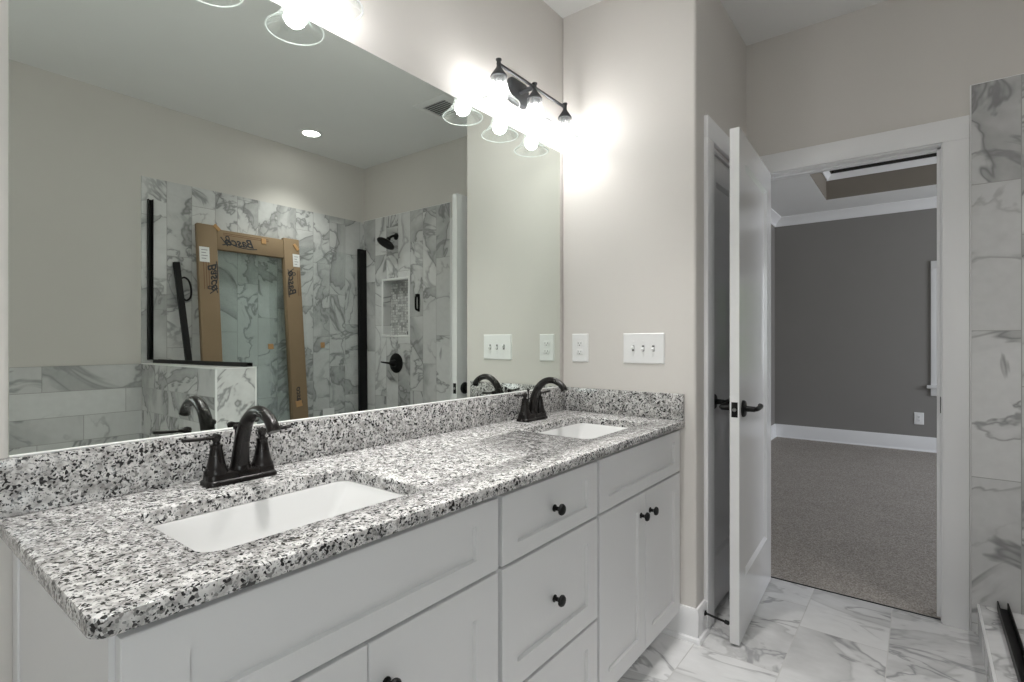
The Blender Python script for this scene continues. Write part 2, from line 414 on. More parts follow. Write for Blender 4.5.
# casing of the narrow closet door in the wing block
b = B()
b.box(XB, XB+0.018, DY0-0.092, DY0-0.004, 0, DZ+0.004, 0.002).box(XB, XB+0.018, DY1+0.004, YF-0.004, 0, DZ+0.004, 0.002).box(XB, XB+0.018, DY0-0.092, YF-0.004, DZ+0.004, DZ+0.096, 0.002)
ob = struct('trim_2', b, 'trim', 'white flat casing around the narrow closet door', 'trim')
b = B()
b.box(XB-0.1, XB+0.001, DY0, DY0+0.016, 0, DZ).box(XB-0.1, XB+0.001, DY1-0.016, DY1, 0, DZ).box(XB-0.1, XB+0.001, DY0+0.016, DY1-0.016, DZ-0.016, DZ)
b.build('jamb', 'trim', ob)

# ------------------------------------------------------------------ doors
def panel_slab(b, w, h, th, stile, top, bot, lock=None, dep=0.010, bev=0.018):
    """slab: x = thickness 0..th, y = width 0..w, z 0..h, panels recessed on both faces; lock=(z0,z1) adds a middle rail"""
    zs = [0, bot] + ([lock[0], lock[1]] if lock else []) + [h-top, h]
    ys = [0, stile, w-stile, w]
    bm = b.bm
    for face, sx in ((th, -1), (0, 1)):
        for i in range(3):
            for j in range(len(zs)-1):
                y0, y1, z0, z1 = ys[i], ys[i+1], zs[j], zs[j+1]
                q = [(y0, z0), (y1, z0), (y1, z1), (y0, z1)]
                V = [bm.verts.new((face, y, z)) for y, z in q]
                if i == 1 and j % 2 == 1:
                    q2 = [(y0+bev, z0+bev), (y1-bev, z0+bev), (y1-bev, z1-bev), (y0+bev, z1-bev)]
                    V2 = [bm.verts.new((face+sx*dep, y, z)) for y, z in q2]
                    for k in range(4): bm.faces.new((V[k], V[(k+1) % 4], V2[(k+1) % 4], V2[k]))
                    bm.faces.new(V2)
                else: bm.faces.new(V)
    for a, c in (((0, 0), (w, 0)), ((w, 0), (w, h)), ((w, h), (0, h)), ((0, h), (0, 0))):
        bm.faces.new([bm.verts.new(p) for p in ((0, a[0], a[1]), (0, c[0], c[1]), (th, c[0], c[1]), (th, a[0], a[1]))])
    bmesh.ops.remove_doubles(bm, verts=bm.verts[:], dist=1e-5)
    return b
def lever(parent, x, y, z, side, dirn, L=0.115):
    """door lever: rosette on a face whose outward direction is side*x, arm along dirn*y"""
    b = B().lathe([(0.034, 0), (0.034, 0.006), (0.030, 0.011), (0.012, 0.013), (0.011, 0.042), (0.011, 0.046)], (x, y, z), (side, 0, 0), 24)
    r = b.build('rosette', 'black', parent)
    p = smooth_path([(x+side*0.040, y-dirn*0.008, z), (x+side*0.050, y+dirn*0.012, z), (x+side*0.052, y+dirn*0.06, z+0.001), (x+side*0.050, y+dirn*(L-0.012), z+0.003), (x+side*0.044, y+dirn*L, z+0.004)], 4)
    B().tube(p, 0.0095, 12, 1.0, (0, 0, 1)).build('lever_arm', 'black', parent)
    return r

DW = 0.722; DOX = 0.752
d1 = bpy.data.objects.new('door_1', None); COL.objects.link(d1); d1.location = (DOX, 2.198, 0.012); d1.rotation_euler = (0, 0, math.radians(2.5))
tag(d1, 'white bathroom door standing open into the room', 'door', None, 'structure')
panel_slab(B(), DW, 2.056, 0.036, 0.112, 0.115, 0.235).build('slab', 'door', d1, 20)
lever(d1, 0.036, 0.062, 0.933, 1, 1); lever(d1, 0.0, 0.062, 0.933, -1, 1)
tag(B().box(0.006, 0.030, -0.0012, 0.003, 0.903, 0.963, 0.0008).build('latch_plate', 'black', d1), 'black latch plate on the door edge')
tag(B().lathe([(0.0075, 0), (0.0075, 0.004), (0.004, 0.009)], (0.018, -0.001, 0.933), (0, -1, 0), 14).build('latch_bolt', 'steel', d1), 'shiny steel latch bolt')
for hz in (0.2, 1.02, 1.84):
    B().lathe([(0.006, 0), (0.006, 0.09)], (-0.004, DW+0.004, hz), (0, 0, 1), 12).build('hinge', 'black', d1)

d2 = bpy.data.objects.new('door_2', None); COL.objects.link(d2); d2.location = (XB-0.045, DY0+0.019, 0.012)
tag(d2, 'white narrow closet door, closed, behind the open door', 'door', None, 'structure')
panel_slab(B(), DY1-DY0-0.038, DZ-0.016-0.015, 0.036, 0.09, 0.115, 0.235).build('slab', 'door', d2, 20)
lever(d2, 0.036, 0.047, 0.938, 1, 1)

# ------------------------------------------------------------------ baseboards
def baseboard(name, label, runs, h=0.145):
    """runs: (axis, fixed, lo, hi, outward sign) along walls"""
    b = B()
    for ax, fx, lo, hi, s in runs:
        prof = [(0, 0), (0.026, 0), (0.026, 0.008), (0.022, 0.016), (0.014, 0.020), (0.014, h-0.012), (0.008, h), (0, h)]
        if ax == 'x': # runs along x, wall at y=fx
            b.rings([[(lo, fx+s*d, z) for d, z in prof], [(hi, fx+s*d, z) for d, z in prof]])
        else:
            b.rings([[(fx+s*d, lo, z) for d, z in prof], [(fx+s*d, hi, z) for d, z in prof]])
    return struct(name, b, 'trim', label, 'baseboard')
b = B()   # wing block: mitred around the outside corner
prof = [(0, 0), (0.026, 0), (0.026, 0.008), (0.022, 0.016), (0.014, 0.020), (0.014, 0.120), (0.008, 0.132), (0, 0.132)]
b.rings([[(0.49, YW-d, z) for d, z in prof], [(XB+d, YW-d, z) for d, z in prof], [(XB+d, DY0-0.092, z) for d, z in prof]])
struct('baseboard_wing', b, 'trim', 'white baseboard wrapping the wall corner beside the vanity', 'baseboard')
baseboard('baseboard_left', 'white baseboard on the mirror wall near the viewpoint', [('y', 0.0, YB, YL+0.015, 1)])
baseboard('baseboard_rear', 'white baseboard on the wall behind the viewpoint', [('x', YB, 0.03, XW, 1)])

# ------------------------------------------------------------------ tub and shower tile
TZ = 2.293
struct('wall_shower_end', (lambda b: (
    b.box(1.525, 2.002, YF-0.010, YF, 0, TZ), b.box(2.340, XW, YF-0.010, YF, 0, TZ),
    b.box(2.002, 2.340, YF-0.010, YF, 0, 1.262), b.box(2.002, 2.340, YF-0.010, YF, 1.744, TZ), b)[-1])(B()),
    't_far', 'marble tiled shower end wall with the shower head', 'tiled wall')
struct('wall_shower_long', B().box(XW-0.010, XW, 1.219, YF-0.010, 0, 2.28), 't_back', 'marble tiled long shower wall with vertical tiles', 'tiled wall')
struct('wall_tub_surround', B().box(XW-0.010, XW, -0.6, 1.219, 0, 1.073), 't_tub', 'marble tiled tub surround below the painted wall', 'tiled wall')
KX = 1.535; KY0, KY1, KZ = 1.219, 1.428, 1.075
kn = struct('wall_half', B().box(KX+0.01, XW-0.01, KY0, KY1, 0, KZ), 't_knee', 'marble tiled half wall between tub and shower', 'half wall')
tag(B().box(KX, KX+0.01, KY0+0.001, KY1-0.001, 0, KZ-0.001).build('end_tile', 't_kneeend', kn), 'marble end face with one bold vein')
b = B().box(KX-0.002, KX+0.006, KY0-0.003, KY0+0.006, 0, KZ, 0.001).box(KX-0.002, KX+0.006, KY1-0.006, KY1+0.003, 0, KZ, 0.001)
b.box(KX-0.002, XW-0.01, KY0-0.003, KY0+0.008, KZ-0.004, KZ+0.003, 0.001).box(KX-0.002, KX+0.008, KY0+0.008, KY1+0.003, KZ-0.004, KZ+0.003, 0.001)
b.box(KX+0.008, XW-0.01, KY0+0.008, KY1, KZ, KZ+0.002)
tag(b.build('edge_trim', 'plate', kn), 'white edge trim and cap')
CX1 = 1.70
KX += 0.010
cb = struct('trim_3', B().box(KX, CX1, KY1+0.004, YF-0.011, 0, 0.118), 't_curb', 'marble tiled shower curb on the floor at right', 'shower curb')
tag(B().box(KX-0.002, KX+0.006, KY1+0.004, YF-0.011, 0.112, 0.1205, 0.001).build('edge_trim', 'plate', cb), 'thin white edge trim')
struct('trim_4', B().box(1.521, 1.5255, YF-0.0125, YF, 0, TZ+0.003, 0.0008).box(1.5255, XW-0.01, YF-0.0125, YF, TZ, TZ+0.003, 0.0008), 'plate', 'thin white edge trim along the shower end tile', 'edge trim')
struct('floor_shower', B().box(CX1, XW-0.01, KY1, YF-0.01, 0.0, 0.045), 't_curb', 'marble tiled shower floor behind the curb', 'shower floor')

# niche
ni = struct('wall_niche', B().box(2.002, 2.012, YF-0.009, YF+0.085, 1.262, 1.744).box(2.330, 2.340, YF-0.009, YF+0.085, 1.262, 1.744)
    .box(2.012, 2.330, YF-0.009, YF+0.085, 1.262, 1.272).box(2.012, 2.330, YF-0.009, YF+0.085, 1.734, 1.744), 't_far', 'recessed shower niche with mosaic back', 'niche')
B().box(2.002, 2.340, YF+0.075, YF+0.087, 1.262, 1.744).build('mosaic_back', 'mosaic', ni)
b = B(); q = 0.011
b.box(2.002-q, 2.002+q*0.4, YF-0.0135, YF-0.004, 1.262-q, 1.744+q, 0.001).box(2.340-q*0.4, 2.340+q, YF-0.0135, YF-0.004, 1.262-q, 1.744+q, 0.001)
b.box(2.002, 2.340, YF-0.0135, YF-0.004, 1.262-q, 1.262+q*0.4, 0.001).box(2.002, 2.340, YF-0.0135, YF-0.004, 1.744-q*0.4, 1.744+q, 0.001)
tag(b.build('niche_trim', 'plate', ni), 'white trim border')

# ------------------------------------------------------------------ bedroom beyond the doorway
struct('floor_bedroom', B().box(BX0-0.1, BX1+0.1, YF+0.022, BY+0.1, -0.05, 0.004), 'carpet', 'grey brown bedroom carpet', 'carpet')
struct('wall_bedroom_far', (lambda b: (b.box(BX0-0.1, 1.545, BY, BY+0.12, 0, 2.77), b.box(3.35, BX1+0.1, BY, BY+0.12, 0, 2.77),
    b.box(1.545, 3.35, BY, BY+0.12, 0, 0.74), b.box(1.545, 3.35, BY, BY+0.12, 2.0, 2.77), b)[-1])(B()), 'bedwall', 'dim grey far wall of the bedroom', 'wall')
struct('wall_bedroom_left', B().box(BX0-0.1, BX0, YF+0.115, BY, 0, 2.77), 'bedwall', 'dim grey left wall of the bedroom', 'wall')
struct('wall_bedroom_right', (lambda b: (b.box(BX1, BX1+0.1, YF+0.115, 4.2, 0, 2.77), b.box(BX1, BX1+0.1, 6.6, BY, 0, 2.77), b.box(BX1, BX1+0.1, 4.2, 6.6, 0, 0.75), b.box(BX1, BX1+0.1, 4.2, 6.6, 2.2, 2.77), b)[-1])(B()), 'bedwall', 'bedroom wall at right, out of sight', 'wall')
b = B()   # ceiling with tray opening
TX0, TX1, TY0, TY1 = 0.545, 4.0, 3.75, 6.70
b.box(BX0-0.1, TX0, YF+0.06, BY+0.1, 2.77, 2.82).box(TX1, BX1+0.1, YF+0.06, BY+0.1, 2.77, 2.82).box(TX0, TX1, YF+0.06, TY0, 2.77, 2.82).box(TX0, TX1, TY1, BY+0.1, 2.77, 2.82)
struct('ceiling_bedroom', b, 'ceil', 'white bedroom ceiling border around the tray', 'ceiling')
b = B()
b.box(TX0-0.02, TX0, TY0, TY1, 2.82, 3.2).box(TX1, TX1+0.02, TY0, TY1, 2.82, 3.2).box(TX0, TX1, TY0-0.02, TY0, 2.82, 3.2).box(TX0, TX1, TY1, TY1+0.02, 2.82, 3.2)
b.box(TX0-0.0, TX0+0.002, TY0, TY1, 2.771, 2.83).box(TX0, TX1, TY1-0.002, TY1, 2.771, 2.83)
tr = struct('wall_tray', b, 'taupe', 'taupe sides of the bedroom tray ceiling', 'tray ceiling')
B().box(TX0-0.02, TX1+0.02, TY0-0.02, TY1+0.02, 3.2, 3.24).build('tray_top', 'ceil', tr)
b = B()
def crown(b, lo, hi, wall, z1, ax, s, h=0.085, d=0.075):
    pr = [(0, z1), (d, z1), (d, z1-0.012), (d*0.62, z1-0.035), (d*0.3, z1-0.062), (0.012, z1-h+0.008), (0.012, z1-h), (0, z1-h)]
    if ax == 'x': b.rings([[(lo, wall+s*q_, z) for q_, z in pr], [(hi, wall+s*q_, z) for q_, z in pr]])
    else: b.rings([[(wall+s*q_, lo, z) for q_, z in pr], [(wall+s*q_, hi, z) for q_, z in pr]])
crown(b, TX0, TX1, TY1, 3.036, 'x', -1, 0.055, 0.05); crown(b, TY0, TY1, TX0, 3.036, 'y', 1, 0.055, 0.05)
struct('trim_5', b, 'trim', 'white crown moulding inside the bedroom tray', 'crown moulding')
tag(B().box(TX0+0.055, TX1, TY1-0.05, TY1, 3.037, 3.2).build('shadow_strip', 'shadestrip', tr), 'dark strip painted as shade above the tray crown')
b = B(); crown(b, BX0, BX1, BY, 2.77, 'x', -1, 0.105, 0.09); crown(b, YF+0.115, BY, BX0, 2.77, 'y', 1, 0.105, 0.09)
struct('trim_6', b, 'trim', 'white crown moulding along the bedroom walls', 'crown moulding')
baseboard('baseboard_bedroom', 'white baseboard along the bedroom far wall', [('x', BY, BX0, BX1, -1), ('y', BX0, YF+0.115, BY, 1)], 0.165)
# bedroom window at the right edge of the doorway view
b = B()
b.box(1.455, 1.545, BY-0.018, BY, 0.70, 2.09, 0.003).box(3.35, 3.44, BY-0.018, BY, 0.70, 2.09, 0.003).box(1.455, 3.44, BY-0.020, BY, 2.0, 2.09, 0.003)
wn2 = struct('window_2', b, 'trim', 'white cased bedroom window at the edge of the doorway', 'window')
B().box(1.42, 3.475, BY-0.045, BY+0.03, 0.70, 0.735, 0.004).box(1.455, 3.44, BY-0.018, BY, 0.62, 0.70, 0.003).build('window_sill', 'trim', wn2)
b = B()
for x0, x1 in ((1.545, 2.40), (2.495, 3.35)):
    for z0, z1 in ((0.735, 1.37), (1.37, 2.0)):
        b.box(x0, x0+0.04, BY+0.04, BY+0.075, z0, z1).box(x1-0.04, x1, BY+0.04, BY+0.075, z0, z1).box(x0+0.04, x1-0.04, BY+0.04, BY+0.075, z0, z0+0.04).box(x0+0.04, x1-0.04, BY+0.04, BY+0.075, z1-0.04, z1)
b.box(2.40, 2.495, BY, BY+0.09, 0.735, 2.0)
b.build('sash', 'trim', wn2)
B().box(1.56, 3.34, BY+0.055, BY+0.060, 0.74, 1.99).build('pane', 'pane', wn2)

# ------------------------------------------------------------------ vanity cabinets
XF = 0.570; CZ0, CZ1 = 0.100, ZT-0.029
def shaker(name, y0, y1, z0, z1, st, parent, zst=None):
    """framed cabinet front in the plane x = XF, 20 mm thick, with a recessed flat panel"""
    zst = zst or st; dep = 0.0095
    b = B(); bm = b.bm
    q = lambda x, a, c: [(x, y0+a, z0+c), (x, y1-a, z0+c), (x, y1-a, z1-c), (x, y0+a, z1-c)]
    e_ = 0.0015
    rs = [q(XF-0.020, 0, 0), q(XF-e_, 0, 0), q(XF, e_, e_), q(XF, st, zst), q(XF-dep, st+0.002, zst+0.002)]
    b.rings(rs)
    return b.build(name, 'cab', parent, 25)
def knob(parent, y, z):
    b = B().lathe([(0.010, 0), (0.010, 0.002), (0.006, 0.004), (0.0055, 0.014), (0.009, 0.018), (0.0150, 0.021), (0.0155, 0.025), (0.013, 0.029), (0.006, 0.031)], (XF, y, z), (1, 0, 0), 22)
    return tag(b.build('knob', 'black', parent), 'black round knob')
def cabinet(name, label, y0, y1):
    t_ = thing(name, label, 'cabinet')
    b = B()
    b.box(0.002, XF-0.021, y0, y0+0.018, CZ0, CZ1).box(0.002, XF-0.021, y1-0.018, y1, CZ0, CZ1)
    b.box(0.002, XF-0.021, y0+0.018, y1-0.018, CZ0, CZ0+0.018).box(0.002, 0.012, y0+0.018, y1-0.018, CZ0+0.018, CZ1)
    # face frame
    b.box(XF-0.041, XF-0.0205, y0+0.018, y0+0.036, CZ0+0.018, CZ1).box(XF-0.041, XF-0.0205, y1-0.036, y1-0.018, CZ0+0.018, CZ1)
    b.box(XF-0.041, XF-0.0205, y0+0.036, y1-0.036, CZ1-0.03, CZ1).box(XF-0.041, XF-0.0205, y0+0.036, y1-0.036, 0.655, 0.705)
    b.build('carcass', 'cab', t_)
    B().box(XF-0.095, XF-0.077, y0, y1, 0.0, CZ0).build('toe_kick', 'cab', t_)
    return t_
ZA0, ZA1, ZB1 = 0.684, 0.851, 0.676; ZB0 = 0.104
LY0, LY1 = 0.2185, 0.9575
c1 = cabinet('sink_cabinet', 'white double door cabinet under the nearer sink', 0.2145, 0.9645)
shaker('false_front', LY0, LY1, ZA0, ZA1, 0.078, c1, 0.045)
ym = 0.5885
dl = shaker('cabinet_door', LY0, ym-0.0015, ZB0, ZB1, 0.078, c1); knob(dl, ym-0.050, 0.588)
dr = shaker('cabinet_door', ym+0.0015, LY1, ZB0, ZB1, 0.078, c1); knob(dr, ym+0.040, 0.588)
B().box(0.0005, 0.042, 0.2085, 0.2145, 0.0, CZ1, 0.001).box(0.042, XF-0.0205, 0.2115, 0.2145, 0.0, CZ1).build('end_panel', 'cab', c1)
c2 = cabinet('drawer_cabinet', 'white three drawer cabinet between the two sink cabinets', 0.9665, 1.4450)
DYa, DYb = 0.9725, 1.4390
f = shaker('drawer_front', DYa, DYb, ZA0, ZA1, 0.060, c2, 0.040); knob(f, 1.197, 0.7675)
f = shaker('drawer_front', DYa, DYb, 0.370, ZB1, 0.060, c2, 0.060); knob(f, 1.197, 0.523)
f = shaker('drawer_front', DYa, DYb, ZB0, 0.362, 0.060, c2, 0.060); knob(f, 1.197, 0.226)
c3 = cabinet('sink_cabinet', 'white double door cabinet under the farther sink beside the wall', 1.4470, YW-0.001)
RY0, RY1 = 1.4530, 2.1435; ym = (RY0+RY1)/2
shaker('false_front', RY0, RY1, ZA0, ZA1, 0.060, c3, 0.040)
dl = shaker('cabinet_door', RY0, ym-0.0015, ZB0, ZB1, 0.060, c3); knob(dl, ym-0.041, 0.600)
dr = shaker('cabinet_door', ym+0.0015, RY1, ZB0, ZB1, 0.060, c3); knob(dr, ym+0.038, 0.600)

# ------------------------------------------------------------------ countertop with two sink cutouts
SX0, SX1, SH = 0.186, 0.486, 0.229
SINKS = (0.577, 1.764)
def ring_loop(bm, pts): 
    return [bm.verts.new(p) for p in pts]
b = B(); bm = b.bm; e_ = 0.005; z1 = ZT; z0 = ZT-0.028
def outer(ins, z):
    x0, x1, y0, y1 = -0.0035+0*ins, XC-ins, YL+ins, YW-0.001
    out = [(x1, y1, z), (x0, y1, z), (x0, y0, z)]
    r = 0.022
    for i in range(7):
        a = math.radians(270+90*i/6); out.append((x1-r+r*math.cos(a), y0+r+r*math.sin(a), z))
    return out
def hole(c, ins, z): return rrect(SX0-ins, SX1+ins, c-SH-ins, c+SH+ins, z, 0.032+ins)
def walls(loops):
    R = [ring_loop(bm, l) for l in loops]; n = len(R[0])
    for a, c in zip(R, R[1:]):
        for i in range(n): bm.faces.new((a[i], a[(i+1) % n], c[(i+1) % n], c[i]))
    return R[0], R[-1]
tops, bots = [], []
prof_o = [(e_, z1), (e_*0.3, z1-e_*0.3), (0, z1-e_), (0, z0+e_), (e_*0.3, z0+e_*0.3), (e_, z0)]
a, c = walls([outer(i, z) for i, z in prof_o]); tops.append(a); bots.append(c)
for sc in SINKS:
    a, c = walls([hole(sc, i*0.6, z) for i, z in [(e_, z1), (e_*0.3, z1-e_*0.3), (0, z1-e_), (0, z0)]]); tops.append(a); bots.append(c)
bm.edges.ensure_lookup_table()
def loop_edges(loops):
    es = []
    for L in loops:
        for i in range(len(L)): es.append(bm.edges.get((L[i], L[(i+1) % len(L)])))
    return es
bmesh.ops.triangle_fill(bm, use_beauty=True, use_dissolve=False, edges=loop_edges(tops))
bmesh.ops.triangle_fill(bm, use_beauty=True, use_dissolve=False, edges=loop_edges(bots))
ct = b.build('countertop', 'granite', None, 40)
tag(ct, 'speckled white, grey and black granite vanity top with two sink cutouts', 'countertop')
B().box(-0.0035, 0.020, YL, YW-0.001, ZT, ZT+0.108, 0.0035).build('backsplash', 'granite', ct)
B().box(0.0215, XC-0.001, YW-0.021, YW-0.001, ZT, ZT+0.108, 0.0035).build('side_splash', 'granite', ct)

# sinks
def sink(c, label):
    s_ = thing('undermount_sink', label, 'sink', (0.336, c, ZT-0.029), 'sinks in the granite top')
    hx, hy = (SX1-SX0)/2, SH
    R = lambda ix, iy, z, r: rrect(-hx+ix, hx-ix, -hy+iy, hy-iy, z, r)
    inner = [R(-0.018, -0.018, 0.0, 0.045), R(0.003, 0.003, 0.0, 0.032), R(0.006, 0.010, -0.006, 0.022), R(0.014, 0.040, -0.06, 0.018), R(0.024, 0.078, -0.110, 0.018), R(0.038, 0.098, -0.124, 0.018), R(0.085, 0.15, -0.130, 0.02), R(0.125, 0.204, -0.134, 0.02)]
    outr = [R(0.118, 0.19, -0.145, 0.02), R(0.03, 0.078, -0.140, 0.05), R(0.016, 0.055, -0.110, 0.045), R(0.004, 0.020, -0.06, 0.04), R(-0.004, -0.002, -0.010, 0.04), R(-0.018, -0.018, -0.010, 0.045)]
    b = B(); b.rings(inner+outr, False, False)
    bmv = b.bm; bmesh.ops.remove_doubles(bmv, verts=bmv.verts[:], dist=1e-6)
    # join last outer ring to the first inner ring
    bmv.verts.ensure_lookup_table()
    n = len(inner[0]); V = bmv.verts; tot = len(V)
    for i in range(n): bmv.faces.new((V[tot-n+i], V[tot-n+(i+1) % n], V[(i+1) % n], V[i]))
    b.build('basin', 'porcelain', s_, 40)
    B().lathe([(0.001, -0.003), (0.022, -0.003), (0.028, 0.0), (0.031, 0.002), (0.031, -0.02)], (0, 0, -0.132), n=26).build('drain', 'bronze', s_)
    return s_
sink(SINKS[0], 'white rectangular undermount sink nearest the viewpoint')
sink(SINKS[1], 'white rectangular undermount sink beside the end wall')

# faucets
def faucet(loc, label):
    f_ = thing('bathroom_faucet', label, 'faucet', loc, 'bronze two handle faucets')
    R = lambda hx, hy, z, r: rrect(-hx, hx, -hy, hy, z, r)
    b = B(); b.rings([R(0.030, 0.081, 0.0, 0.016), R(0.030, 0.081, 0.006, 0.016), R(0.028, 0.079, 0.010, 0.015), R(0.0255, 0.0765, 0.012, 0.014), R(0.0245, 0.0755, 0.022, 0.013), R(0.022, 0.073, 0.027, 0.012), R(0.018, 0.069, 0.028, 0.010)])
    b.build('base_plate', 'bronze', f_)
    pts = [(0, 0, 0.024), (0.001, 0, 0.040), (0.006, 0, 0.075), (0.015, 0, 0.106), (0.033, 0, 0.138), (0.062, 0, 0.161), (0.096, 0, 0.168), (0.128, 0, 0.159), (0.149, 0, 0.142), (0.156, 0, 0.128)]
    rad = [0.0250, 0.0205, 0.0178, 0.0163, 0.0150, 0.0138, 0.0130, 0.0126, 0.0134, 0.0142]
    B().tube(smooth_path(pts, 5), lerp_list(rad, 5), 20).build('spout', 'bronze', f_, 50)
    B().lathe([(0.0025, 0.024), (0.0025, 0.115), (0.006, 0.118), (0.0065, 0.124), (0.003, 0.129)], (-0.021, 0, 0), n=12).build('lift_rod', 'bronze', f_)
    for s in (-1, 1):
        h_ = B().lathe([(0.0255, 0.024), (0.0255, 0.030), (0.0215, 0.036), (0.0175, 0.052), (0.0135, 0.075), (0.0125, 0.083), (0.0135, 0.086), (0.0135, 0.090), (0.008, 0.092)], (0, s*0.053, 0), n=26).build('handle', 'bronze', f_)
        b = B().lathe([(0.0085, 0.090), (0.007, 0.096), (0.0095, 0.102), (0.0105, 0.108), (0.008, 0.113), (0.002, 0.115)], (0, s*0.053, 0), n=20)
        p = [(0, s*(0.053-0.008), 0.107), (0, s*0.062, 0.107), (0.001, s*0.080, 0.107), (0.002, s*0.103, 0.108), (0.003, s*0.122, 0.110), (0.003, s*0.126, 0.110)]
        b.tube(smooth_path(p, 3), lerp_list([0.0075, 0.0065, 0.0052, 0.0055, 0.0062, 0.004], 3), 12, 0.8, (0, 0, 1))
        b.build('lever', 'bronze', h_)
    return f_
faucet((0.082, 0.590, ZT), 'dark bronze two handle faucet behind the nearer sink')
faucet((0.082, 1.779, ZT), 'dark bronze two handle faucet behind the farther sink')

# ------------------------------------------------------------------ mirror
mr = B().box(-0.0035, 0.0012, 0.203, 2.120, 1.0035, 2.116, 0.0008, 1).build('wall_mirror', 'mirror', None)
tag(mr, 'large frameless wall mirror above the granite backsplash', 'mirror')
tag(B().box(-0.003, 0.0075, 0.203, YW-0.001, 1.0012, 1.0045, 0.001).build('bottom_seal', 'caulk', mr), 'thin white seal along the bottom edge')

# ------------------------------------------------------------------ vanity lights
def vanity_light(yc, label, zc=2.267):
    L = thing('vanity_light', label, 'wall light', (0.0, yc, zc), 'three globe lights over the mirror')
    L['group'] = 'vanity lights over the mirror'
    b = B(); R = lambda x, h_, r: [(x, q_[0], q_[1]) for q_ in [(p[0], p[1]) for p in rrect(-0.068*h_, 0.068*h_, -0.052*h_, 0.052*h_, 0, r)]]
    b.rings([R(0.0, 1, 0.03), R(0.014, 1, 0.03), R(0.020, 0.92, 0.028), R(0.022, 0.80, 0.025)])
    bp = b.build('back_plate', 'graphite', L)
    B().tube(smooth_path([(0.02, 0, 0.0), (0.055, 0, 0.002), (0.094, 0, 0.0)], 4), 0.010, 14).build('arm', 'graphite', L)
    B().lathe([(0.0062, -0.242), (0.0062, 0.242)], (0.094, 0, 0.0), (0, 1, 0), 14).build('crossbar', 'graphite', L)
    for k in (-1, 0, 1):
        y = 0.235*k
        B().lathe([(0.011, 0.018), (0.0115, 0.014), (0.0085, 0.010), (0.0085, -0.010), (0.011, -0.016), (0.031, -0.045), (0.032, -0.050), (0.022, -0.052), (0.022, -0.078), (0.018, -0.080)], (0.094, y, 0), n=24).build('socket', 'graphite', L)
        # bell glass, wall 2 mm; white rim bead imitates glare on its edge
        out = [(0.030, -0.048), (0.0305, -0.064), (0.033, -0.084), (0.041, -0.108), (0.054, -0.126), (0.068, -0.141), (0.077, -0.150), (0.080, -0.154)]
        inn = [(r_-0.002, z_) for r_, z_ in reversed(out)]
        b = B(); b.lathe(out+inn, (0.094, y, 0), n=36, cap0=False, cap1=False)
        g_ = b.build('glass_shade', 'shade', L, 60)
        lip = [(0.0795+0.0022*math.cos(2*PI*i/8), -0.154+0.0022*math.sin(2*PI*i/8)) for i in range(9)]
        B().lathe(lip, (0.094, y, 0), n=40, cap0=False, cap1=False).build('rim_glare', 'lip', g_, 60)
        B().lathe([(0.002, -0.147), (0.012, -0.145), (0.023, -0.137), (0.0300, -0.124), (0.0315, -0.114), (0.0285, -0.103), (0.020, -0.090), (0.0125, -0.076)], (0.094, y, 0), n=18).build('bulb', 'bulb', L, 60)
    return L
vanity_light(1.778, 'dark bar light with three clear glass shades over the farther sink')
vanity_light(0.594, 'dark bar light with three clear glass shades over the nearer sink', 2.282)

# ------------------------------------------------------------------ switch and outlet plates on the wing wall
def pillow(b, x0, x1, z0, z1, y, th=0.006, c=0.004):
    b.rings([[(x0, y, z0), (x1, y, z0), (x1, y, z1), (x0, y, z1)], [(x0, y-th*0.35, z0), (x1, y-th*0.35, z0), (x1, y-th*0.35, z1), (x0, y-th*0.35, z1)], [(x0+c, y-th, z0+c), (x1-c, y-th, z0+c), (x1-c, y-th, z1-c), (x0+c, y-th, z1-c)]])
sw = thing('switch_plate', 'white triple toggle switch plate on the wall beside the corner', 'light switch', (0.409, YW, 1.1875))
b = B(); pillow(b, -0.094, 0.094, -0.066, 0.066, 0.0); b.build('plate', 'plate', sw, 20)
for k, up_ in ((-1, -1), (0, 1), (1, 1)):
    x = 0.046*k
    tg = B().box(x-0.0055, x+0.0055, -0.0075, -0.005, -0.013, 0.013, 0.0008).build('toggle_slot', 'slot', sw)
    mt = Matrix.Translation((x, -0.006, 0)) @ Matrix.Rotation(math.radians(28*up_), 4, 'X')
    B().box(-0.0045, 0.0045, -0.015, 0.001, -0.0055, 0.0055, 0.001, 2, mt).build('toggle', 'plate', tg)
    for s in (-1, 1): B().lathe([(0.0032, 0), (0.0032, 0.0012), (0.002, 0.0018)], (x, -0.006, s*0.030), (0, -1, 0), 10).build('screw', 'plate', sw)
ou = thing('outlet_plate', 'white wall outlet beside the mirror edge', 'outlet', (0.095, YW, 1.187))
def outlet_parts(t_):
    b = B(); pillow(b, -0.043, 0.043, -0.066, 0.066, 0.0); b.build('plate', 'plate', t_, 20)
    for s in (-1, 1):
        r_ = B().box(-0.0165, 0.0165, -0.0085, -0.005, s*0.0195-0.0135, s*0.0195+0.0135, 0.003).build('receptacle', 'plate', t_)
        b = B().box(-0.0085, -0.006, -0.0092, -0.008, s*0.0195-0.002, s*0.0195+0.0065).box(0.006, 0.0085, -0.0092, -0.008, s*0.0195-0.001, s*0.0195+0.0065)
        b.lathe([(0.0028, 0), (0.0028, 0.001)], (0, -0.0082, s*0.0195-0.0075), (0, -1, 0), 10)
        b.build('slot', 'slot', r_)
    B().lathe([(0.003, 0), (0.003, 0.001), (0.0018, 0.0016)], (0, -0.006, 0), (0, -1, 0), 10).build('screw', 'plate', t_)
outlet_parts(ou)
o2 = thing('outlet_plate', 'white outlet low on the bedroom far wall', 'outlet', (1.353, BY, 0.362))
outlet_parts(o2)

